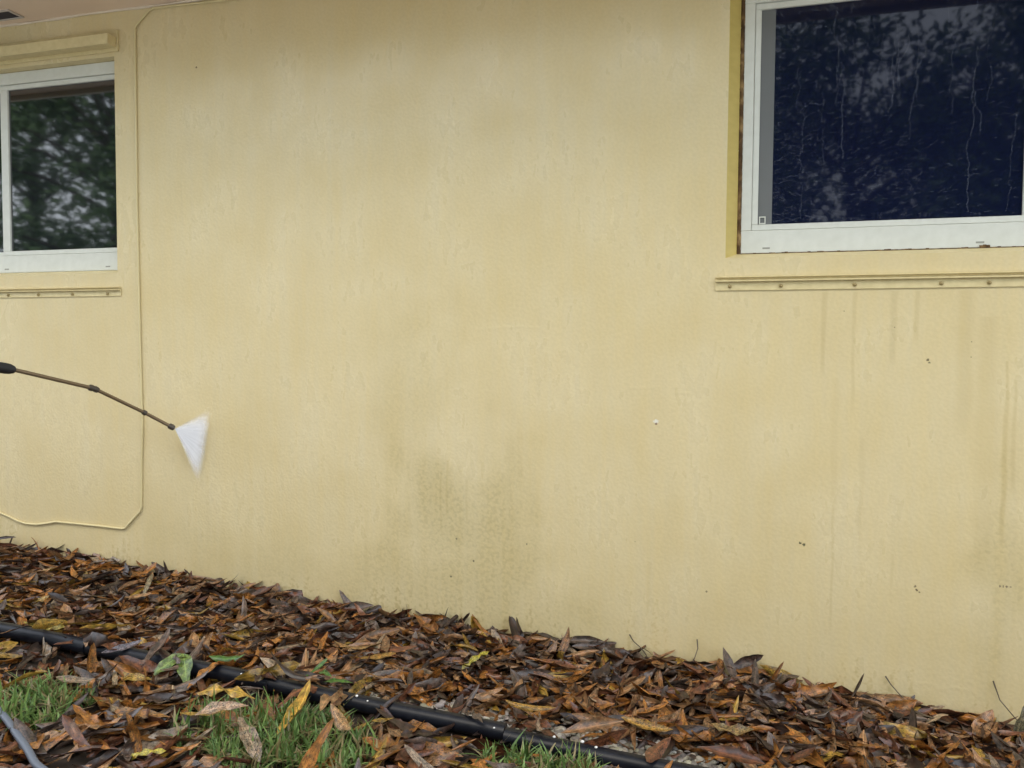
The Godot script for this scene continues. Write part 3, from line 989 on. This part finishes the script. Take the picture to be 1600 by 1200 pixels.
func build_leaves() -> void:
	var shapes := []
	var shape_words := []
	# [width, curl, bend, twist, wave]
	for e in [[0.22, 0.3, 0.5, 0.2, 0.10, "flat"], [0.26, 0.5, -0.6, 0.4, 0.25, "wavy"], [0.25, 1.2, 0.5, 0.3, 0.12, "curled"], [0.22, 1.8, -0.5, 0.6, 0.10, "rolled"], [0.25, -0.9, 0.7, -0.4, 0.15, "curled"], [0.22, -1.7, 0.9, 0.3, 0.10, "rolled"], [0.28, 0.8, 1.2, 0.9, 0.30, "twisted"], [0.21, 0.45, 1.3, -0.3, 0.10, "bent"], [0.29, -0.5, -0.9, -0.7, 0.40, "crinkled"], [0.18, 2.1, 0.3, 0.2, 0.05, "rolled"], [0.23, 0.35, -0.5, 0.2, 0.18, "flat"], [0.26, -1.3, -1.0, 1.1, 0.25, "twisted"]]:
		shapes.append(leaf_mesh(e[0], e[1], e[2], e[3], e[4], 100 + shapes.size()))
		shape_words.append(e[5])
	var tex := [leaf_texture(3, 0.25, 0.4), leaf_texture(13, 0.45, 0.8), leaf_texture(23, 0.15, 1.0)]
	var mats := []
	for k in kinds.size():
		var row := []
		for v in 3:
			var c: Vector3 = kinds[k][1] * [1.0, 0.8, 1.25][v]
			var m := mat(lin(minf(c.x, 1), minf(c.y, 1), minf(c.z, 1)), [0.36, 0.44, 0.30][v])
			m.albedo_texture = tex[v]
			m.backlight_enabled = true
			m.backlight = Color(0.12, 0.12, 0.12)
			row.append(m)
		mats.append(row)
	# 1. the countless rest of the litter
	var stuff := Node3D.new()
	stuff.name = "leaf_litter"
	add_child(stuff)
	tag(stuff, "deep bank of brown fallen leaves along the foot of the wall", "leaves", "", "stuff")
	var lists := []
	for s in shapes.size(): lists.append([])
	var n_back := 8000
	var n_front := 3000
	for i in n_back + n_front:
		var x := rng.randf_range(-4.0, 1.7)
		var z := 0.0
		var tilt := 0.17
		if i < n_back:
			z = rng.randf_range(0.012, EDGE_Z - 0.035)
			if x > -0.9 and x < 0.4 and z > 0.50 and rng.randf() < 0.72: continue
		else:
			x = rng.randf_range(-3.2, 1.2)
			z = rng.randf_range(EDGE_Z + 0.05, 1.75)
			if in_grass(x, z) and rng.randf() < 0.82: continue
			if rng.randf() < smoothstep(1.3, 1.75, z) * 0.7: continue
			tilt = 0.18
		var over := 0.0
		if i < n_back and rng.randf() < 0.009 and x < 0.2:
			z = EDGE_Z + rng.randfn() * 0.02
			over = 0.052
		var k := pick_kind(z)
		var c: Vector3 = kinds[k][1] * rng.randf_range(0.62, 1.3)
		var depth := rng.randf_range(-0.022, 0.018)
		if i >= n_back: depth = rng.randf_range(-0.010, 0.014)
		var size := rng.randf_range(0.095, 0.225)
		var pitch := rng.randfn() * tilt
		var roll := rng.randfn() * 0.7
		var yaw := rng.randf() * TAU
		if z < 0.05:
			yaw = rng.randfn() * 0.5 + (PI if rng.randf() < 0.5 else 0.0)
			if rng.randf() < 0.035:
				pitch = rng.randf_range(0.5, 1.3)
				depth += 0.01
				size *= 0.75
		var y := litter_y(x, z) + depth + over
		lists[rng.randi() % shapes.size()].append([Transform3D(leaf_basis(yaw, pitch, roll, size), Vector3(x, y, z)), Color(c.x, c.y, c.z)])
	for s in shapes.size():
		var mm := MultiMesh.new()
		mm.transform_format = MultiMesh.TRANSFORM_3D
		mm.use_colors = true
		mm.mesh = shapes[s]
		mm.instance_count = lists[s].size()
		for i in lists[s].size():
			mm.set_instance_transform(i, lists[s][i][0])
			mm.set_instance_color(i, lists[s][i][1])
		var o := MultiMeshInstance3D.new()
		o.name = "dry_leaves"
		o.multimesh = mm
		var m := mat(Color.WHITE, 0.36)
		m.albedo_texture = tex[s % 3]
		m.vertex_color_use_as_albedo = true
		m.backlight_enabled = true
		m.backlight = Color(0.10, 0.10, 0.10)
		o.material_override = m
		o.set_meta("kind", "stuff")
		stuff.add_child(o, true)
	# 2. leaves that stand out one by one: [position, length, yaw, pitch, roll, shape, colour, words]
	var named := [
		[Vector3(-3.13, 0.215, 0.06), 0.14, 0.15, 0.25, 0.8, 3, Vector3(0.10, 0.065, 0.06), "dark purplish leaf jutting above the bank at the left edge"],
		[Vector3(-2.183, 0.140, 0.25), 0.11, 1.2, 1.15, 1.2, 0, Vector3(0.60, 0.46, 0.24), "pale straw leaf standing upright in the bank below the spray"],
		[Vector3(-0.799, 0.040, 0.316), 0.12, 0.9, 0.35, 0.3, 8, Vector3(0.62, 0.52, 0.06), "crinkled bright yellow leaf on the bank below the stained wall patch"],
		[Vector3(-1.777, 0.052, 0.801), 0.165, 0.15, 0.12, 0.35, 1, Vector3(0.56, 0.34, 0.06), "large veined golden leaf on dark soil in front of the edging"],
		[Vector3(-1.775, 0.055, 0.86), 0.17, -0.95, 0.1, 0.4, 7, Vector3(0.56, 0.40, 0.22), "long pale tan leaf beside the large veined golden leaf"],
		[Vector3(-1.60, 0.044, 0.975), 0.21, 0.20, 0.05, 0.3, 10, Vector3(0.46, 0.21, 0.05), "long orange-brown leaf lying left of the larger grass patch"],
		[Vector3(-1.40, 0.050, 0.93), 0.14, 0.28, 0.08, 0.2, 0, Vector3(0.52, 0.31, 0.05), "amber leaf behind the long orange-brown leaf by the grass"],
		[Vector3(-1.332, 0.085, 0.95), 0.15, 0.35, 0.15, 0.5, 1, Vector3(0.62, 0.40, 0.24), "pinkish tan leaf lying on top of the larger grass patch"],
		[Vector3(-1.416, 0.045, 1.14), 0.10, 0.3, 0.2, 0.4, 8, Vector3(0.72, 0.58, 0.08), "small crumpled lemon yellow leaf near the bottom edge"],
		[Vector3(-2.311, 0.090, 0.600), 0.19, -0.03, 0.02, 0.5, 0, Vector3(0.60, 0.47, 0.10), "long yellow leaf lying along the edging at the far left"],
		[Vector3(-2.06, 0.088, 0.672), 0.10, -0.9, 0.15, 0.3, 1, Vector3(0.55, 0.33, 0.19), "tan leaf lying across the joint of the black edging"],
		[Vector3(-1.915, 0.085, 0.672), 0.13, 1.0, 0.1, 0.5, 2, Vector3(0.30, 0.25, 0.26), "greyish mauve leaf draped over the black edging"],
		[Vector3(0.085, 0.012, 0.022), 0.14, 0.25, 0.45, 1.25, 6, Vector3(0.11, 0.062, 0.045), "broad dark brown leaf standing against the wall left of the right window"],
		[Vector3(0.44, -0.022, 0.045), 0.11, 0.0, 1.15, 0.4, 9, Vector3(0.20, 0.14, 0.09), "narrow rolled leaf sticking up against the wall below the right window"],
		[Vector3(0.905, -0.07, 0.07), 0.13, 0.3, 1.3, 1.4, 1, Vector3(0.26, 0.22, 0.12), "olive grey leaf leaning on the wall at the right edge"],
		[Vector3(0.541, -0.045, 0.38), 0.13, 1.4, -0.4, 0.2, 0, Vector3(0.68, 0.42, 0.04), "vivid yellow leaf in the bank near the bottom right corner"],
		[Vector3(0.575, -0.052, 0.39), 0.11, 1.7, -0.3, 0.6, 2, Vector3(0.60, 0.36, 0.05), "folded amber leaf next to the vivid yellow leaf at lower right"],
		[Vector3(-0.539, 0.04, 0.11), 0.13, 1.1, 0.95, 0.5, 4, Vector3(0.40, 0.19, 0.07), "tall orange leaf pointing up from the bank near the wall"],
		[Vector3(-1.017, 0.045, 0.018), 0.11, 0.1, 1.45, 0.3, 3, Vector3(0.09, 0.06, 0.045), "small dark leaf tip sticking up before the stained wall patch"],
		[Vector3(-1.217, 0.045, 0.346), 0.19, 0.06, 0.06, -0.3, 4, Vector3(0.50, 0.27, 0.09), "big golden tan leaf arched over the bank left of centre"],
		[Vector3(-1.13, 0.040, 0.41), 0.16, 0.25, 0.1, 0.2, 0, Vector3(0.50, 0.26, 0.05), "orange leaf tucked under the big golden tan leaf"],
		[Vector3(-0.553, 0.012, 0.339), 0.16, -0.35, 0.05, 0.3, 3, Vector3(0.36, 0.20, 0.13), "rolled pinkish brown leaf in the middle of the bank"],
		[Vector3(0.032, -0.028, 0.456), 0.16, -0.35, 0.1, 0.2, 6, Vector3(0.40, 0.26, 0.10), "broad folded tan leaf on the bank near the bottom edge"],
		[Vector3(-1.001, 0.060, 0.87), 0.15, -0.7, -0.1, 0.5, 4, Vector3(0.58, 0.33, 0.14), "curved orange-tan leaf at the right end of the larger grass patch"],
		[Vector3(-0.20, -0.008, 0.53), 0.16, -0.25, 0.02, 0.4, 2, Vector3(0.55, 0.30, 0.06), "gold and red leaf just behind the edging above the small grass tuft"],
		[Vector3(-0.53, 0.030, 0.60), 0.17, -0.2, 0.08, 0.3, 5, Vector3(0.52, 0.28, 0.05), "arched orange leaf touching the edging joint right of centre"],
	]
	for e in named:
		var m := mat(lin(e[6].x, e[6].y, e[6].z), 0.42)
		m.albedo_texture = tex[1]
		m.backlight_enabled = true
		m.backlight = Color(0.12, 0.12, 0.12)
		var o := part("fallen_leaf", shapes[e[5]], m, self, e[0])
		o.basis = leaf_basis(e[2], e[3], e[4], e[1])
		tag(o, e[7], "leaf", "fallen leaves lying in the litter")
	# 3. the largest of the others
	for i in 300 - named.size():
		var front := rng.randf() < 0.36
		var x := 0.0
		var z := 0.0
		if front:
			x = rng.randf_range(-2.05, -0.35)
			z = rng.randf_range(EDGE_Z + 0.05, 1.2)
			if in_grass(x, z) and rng.randf() < 0.75: x -= 0.6
		else:
			x = rng.randf_range(-3.0, 0.92)
			z = rng.randf_range(0.03, 0.60)
		var k := pick_kind(z)
		if k == 0 and rng.randf() < 0.5: k = rng.randi_range(2, 6)
		var s := rng.randi() % shapes.size()
		var lift := rng.randf_range(0.010, 0.026)
		if in_grass(x, z): lift += 0.035
		var o := part("fallen_leaf", shapes[s], mats[k][rng.randi() % 3], self, Vector3(x, litter_y(x, z) + lift, z))
		var yaw := rng.randf() * TAU
		var size := rng.randf_range(0.14, 0.225)
		o.basis = leaf_basis(yaw, rng.randfn() * 0.22, rng.randfn() * 0.4, size)
		var lie := "parallel to the wall" if absf(cos(yaw)) > 0.85 else ("pointing at the wall" if absf(cos(yaw)) < 0.5 else "lying aslant")
		var where := ""
		if z > EDGE_Z:
			where = "among the grass" if in_grass(x, z) else ("near the grey hose" if x < -1.6 else "before the black edging")
		else:
			where = ("at the wall foot " if z < 0.14 else ("in the bank " if z < 0.42 else "behind the edging ")) + seg_words(x)
		tag(o, "%s%s %s leaf %s %s" % ["small " if size < 0.165 else ("large " if size > 0.20 else ""), shape_words[s], kinds[k][0], lie, where], "leaf", "fallen leaves lying in the litter")
	# 4. green leaves fresh off the tree
	var gm := mat(lin(0.10, 0.23, 0.035), 0.33)
	gm.albedo_texture = tex[2]
	gm.backlight_enabled = true
	gm.backlight = Color(0.3, 0.35, 0.1)
	var ym := mat(lin(0.24, 0.34, 0.075), 0.33)
	ym.albedo_texture = tex[2]
	ym.backlight_enabled = true
	ym.backlight = Color(0.3, 0.35, 0.1)
	for e in [[Vector3(-1.685, 0.092, 0.672), Vector3(-1.745, 0.040, 0.755), "yellow-green leaf draped over the edging, drooping to its left"],
		[Vector3(-1.680, 0.092, 0.672), Vector3(-1.605, 0.030, 0.750), "yellow-green leaf draped over the edging, drooping to its right"]]:
		var dx: Vector3 = e[1] - e[0]
		var dy := Vector3(0.0, 0.75, 0.6)
		dy = (dy - dx.normalized() * dy.dot(dx.normalized())).normalized() * dx.length()
		var o := part("green_leaf", shapes[1], ym, self, (e[0] + e[1]) / 2.0)
		o.basis = Basis(dx * 1.1, dy, dx.normalized().cross(dy) * 1.7)
		tag(o, e[2], "leaf", "green leaves fallen by the edging")
	for e in [[Vector3(-1.56, 0.066, 0.60), 0.13, 0.15, 0.1, 0.6, 4, "slender green leaf lying just behind the edging"],
		[Vector3(-1.252, 0.052, 0.57), 0.09, 0.9, 0.5, 0.3, 0, "small green leaf pointing up behind the edging, left of centre"],
		[Vector3(-1.215, 0.048, 0.585), 0.08, -0.5, 0.1, 0.3, 1, "small dark green leaf lying flat behind the edging"],
		[Vector3(-1.16, 0.036, 0.60), 0.10, 0.1, 0.05, 0.2, 10, "yellowish green leaf flat behind the edging left of centre"]]:
		var o := part("green_leaf", shapes[e[5]], gm, self, e[0])
		o.basis = leaf_basis(e[2], e[3], e[4], e[1])
		tag(o, e[6], "leaf", "green leaves fallen by the edging")
	# 5. bare stalks that lean on the wall
	var sm := mat(lin(0.10, 0.075, 0.05), 0.6)
	for e in [[Vector3(0.95, -0.10, 0.05), Vector3(0.90, -0.065, 0.04), Vector3(0.862, -0.02, 0.02), Vector3(0.845, 0.035, 0.008), "thin curved stalk leaning on the wall at lower right"],
		[Vector3(0.60, -0.06, 0.05), Vector3(0.565, -0.03, 0.03), Vector3(0.545, -0.01, 0.015), Vector3(0.53, 0.012, 0.008), "short dark stalk before the wall below the right window"],
		[Vector3(-0.10, -0.02, 0.05), Vector3(-0.085, 0.01, 0.03), Vector3(-0.075, 0.04, 0.015), Vector3(-0.078, 0.07, 0.008), "thin upright stalk against the wall left of the broad dark leaf"],
		[Vector3(-0.25, 0.0, 0.03), Vector3(-0.27, 0.02, 0.02), Vector3(-0.30, 0.04, 0.01), Vector3(-0.315, 0.062, 0.007), "thin slanting stalk at the wall foot right of the stained patch"]]:
		var o := part("leaf_stalk", tube_mesh([e[0], e[1], e[2], e[3]], [0.002, 0.0018, 0.0018, 0.0026], 6), sm, self)
		tag(o, e[4], "stalk", "stalks leaning on the wall")

# ---------------------------------------------------------------- grass
# patches: centre x, centre z, half sizes
var patches := [[-1.92, 1.0, 0.17, 0.11], [-1.19, 0.90, 0.30, 0.17], [-0.42, 0.78, 0.20, 0.06]]
func in_grass(x: float, z: float) -> bool:
	for p in patches:
		if pow((x - p[0]) / p[2], 2) + pow((z - p[1]) / p[3], 2) < 1.0: return true
	return false

func build_grass() -> void:
	var blades := []
	for v in 4:
		var st := st_new()
		var bend: float = [0.5, 0.9, 1.4, -0.9][v]
		var seg := 4
		for i in seg + 1:
			var t := float(i) / seg
			var c := Vector3(bend * t * t, t * (1.0 - 0.2 * absf(bend) * t), 0)
			var hw := 0.045 * (1.0 - pow(t, 2.2)) + 0.003
			for s in [-1.0, 0.0, 1.0]:
				st.set_normal(Vector3(-1.0, 0.5 * bend, s * 0.5).normalized())
				st.set_uv(Vector2(t, s))
				st.add_vertex(c + Vector3(-0.012 if s == 0.0 else 0.0, 0, s * hw))
		for i in seg:
			for j in 2:
				for k in [i * 3 + j, (i + 1) * 3 + j, (i + 1) * 3 + j + 1, i * 3 + j, (i + 1) * 3 + j + 1, i * 3 + j + 1]: st.add_index(k)
		blades.append(st.commit())
	var m := mat(Color.WHITE, 0.45)
	m.vertex_color_use_as_albedo = true
	m.backlight_enabled = true
	m.backlight = Color(0.35, 0.4, 0.2)
	var tufts := noise(9.0, 66, 2)
	var labels := ["dark green grass tuft near the grey hose at lower left", "larger patch of green grass in front of the edging", "small grass tuft at the bottom edge before the edging"]
	for p in 3:
		var g := Node3D.new()
		g.name = numbered("grass")
		add_child(g)
		tag(g, labels[p], "grass", "", "stuff")
		for v in 4:
			var mm := MultiMesh.new()
			mm.transform_format = MultiMesh.TRANSFORM_3D
			mm.use_colors = true
			mm.mesh = blades[v]
			var n := int(7600.0 * patches[p][2] * patches[p][3]) + 40
			mm.instance_count = n
			for i in n:
				var a := rng.randf() * TAU
				var q := sqrt(rng.randf()) * 1.05
				var x: float = patches[p][0] + cos(a) * q * patches[p][2]
				var z: float = patches[p][1] + sin(a) * q * patches[p][3]
				if tufts.get_noise_2d(x, z) < -0.12: x = patches[p][0] + (x - patches[p][0]) * 0.6
				var len := rng.randf_range(0.030, 0.085) * (1.15 - 0.45 * q)
				var b := Basis(Vector3.UP, rng.randf() * TAU) * Basis(Vector3.BACK, rng.randfn() * 0.62)
				mm.set_instance_transform(i, Transform3D(b.scaled_local(Vector3(len, len, minf(len, 0.06) * 1.8)), Vector3(x, litter_y(x, z) - 0.012, z)))
				var c := Vector3(0.090, 0.165, 0.045).lerp(Vector3(0.25, 0.37, 0.10), rng.randf())
				if rng.randf() < 0.32: c = Vector3(0.30, 0.24, 0.11)
				mm.set_instance_color(i, Color(c.x, c.y, c.z))
			var o := MultiMeshInstance3D.new()
			o.name = "blades"
			o.multimesh = mm
			o.material_override = m
			o.set_meta("kind", "stuff")
			g.add_child(o, true)

# ---------------------------------------------------------------- trees behind the camera, which the windows mirror
func build_trees() -> void:
	var leaf := leaf_mesh(0.42, 0.3, 0.5, 0.2, 0.1, 900)
	var lm := mat(Color.WHITE, 0.45)
	lm.vertex_color_use_as_albedo = true
	lm.backlight_enabled = true
	lm.backlight = Color(0.4, 0.45, 0.25)
	var bark := mat(lin(0.09, 0.07, 0.055), 0.9, 0.2)
	var labels := ["broad tree mirrored in the left window", "tall tree mirrored in the left window behind the broad one", "dense round tree left of the yard", "tree mirrored faintly in the right window", "slim tree at the right of the yard", "far tree closing the middle of the yard", "tallest tree, behind the tree mirrored in the right window", "low bushy tree behind the tree mirrored in the right window", "low bushy tree right of the tree mirrored in the right window"]
	var spots := [[-10.0, 8.0, 6.0, 2.9], [-14.5, 10.5, 8.5, 3.6], [-6.2, 12.0, 6.4, 3.0], [1.9, 11.0, 6.3, 3.1], [5.2, 11.5, 7.6, 3.3], [-2.2, 13.5, 7.2, 3.3], [6.4, 15.0, 9.0, 3.8], [1.3, 13.4, 5.4, 2.7], [4.2, 9.8, 5.8, 2.7]]
	for t in spots.size():
		var s: Array = spots[t]
		var r := RandomNumberGenerator.new()
		r.seed = 700 + t
		var at := Vector3(s[0], ground_y(s[0]), s[1])
		var tree := thing("tree", labels[t], "tree", at, "trees behind the yard")
		var h: float = s[2]
		var rad: float = s[3]
		var st := st_new()
		tube(st, [Vector3(0, -0.05, 0), Vector3(0.05, h * 0.2, 0.03), Vector3(0.1, h * 0.42, -0.05), Vector3(0.02, h * 0.75, 0.02)], [0.20, 0.16, 0.13, 0.04], 9)
		var clumps := []
		for i in 44:
			var a := r.randf() * TAU
			var q := sqrt(r.randf()) * rad * 0.85
			var yy := h * r.randf_range(0.10, 0.98)
			q *= sqrt(maxf(0.1, 1.0 - pow((yy / h - 0.55) / 0.5, 2)))
			var c := Vector3(cos(a) * q, yy, sin(a) * q)
			clumps.append(c)
			var from := Vector3(0.05, clampf(yy - 0.8, h * 0.15, h * 0.7), 0.0)
			tube(st, [from, from.lerp(c, 0.5) + Vector3(0, 0.15, 0), c], [0.05, 0.03, 0.012], 5, false)
		part("trunk", st.commit(), bark, tree)
		var mm := MultiMesh.new()
		mm.transform_format = MultiMesh.TRANSFORM_3D
		mm.use_colors = true
		mm.mesh = leaf
		var n := 16000
		mm.instance_count = n
		for i in n:
			var c: Vector3 = clumps[i % clumps.size()]
			var d := Vector3(r.randfn(), r.randfn() * 0.75, r.randfn()) * 0.40
			var b := Basis.from_euler(Vector3(r.randfn() * 0.6, r.randf() * TAU, r.randfn() * 0.6 - 0.3))
			# a gap where the sky shows through the foliage
			var q := at + c + d
			if r.randf() < 0.8 and Vector2(q.x - 0.26 * q.z - 0.72, q.y - 0.31 * q.z - 1.95).length() < 0.22 + 0.16 * sin(q.x * 9.0) * sin(q.y * 7.0): d.y -= 1.0
			mm.set_instance_transform(i, Transform3D(b.scaled_local(Vector3.ONE * r.randf_range(0.11, 0.20)), c + d))
			var k := r.randf()
			mm.set_instance_color(i, Color(0.07 + 0.09 * k, 0.125 + 0.12 * k, 0.04 + 0.04 * k))
		var o := MultiMeshInstance3D.new()
		o.name = "crown"
		o.multimesh = mm
		o.material_override = lm
		o.set_meta("kind", "stuff")
		tree.add_child(o)
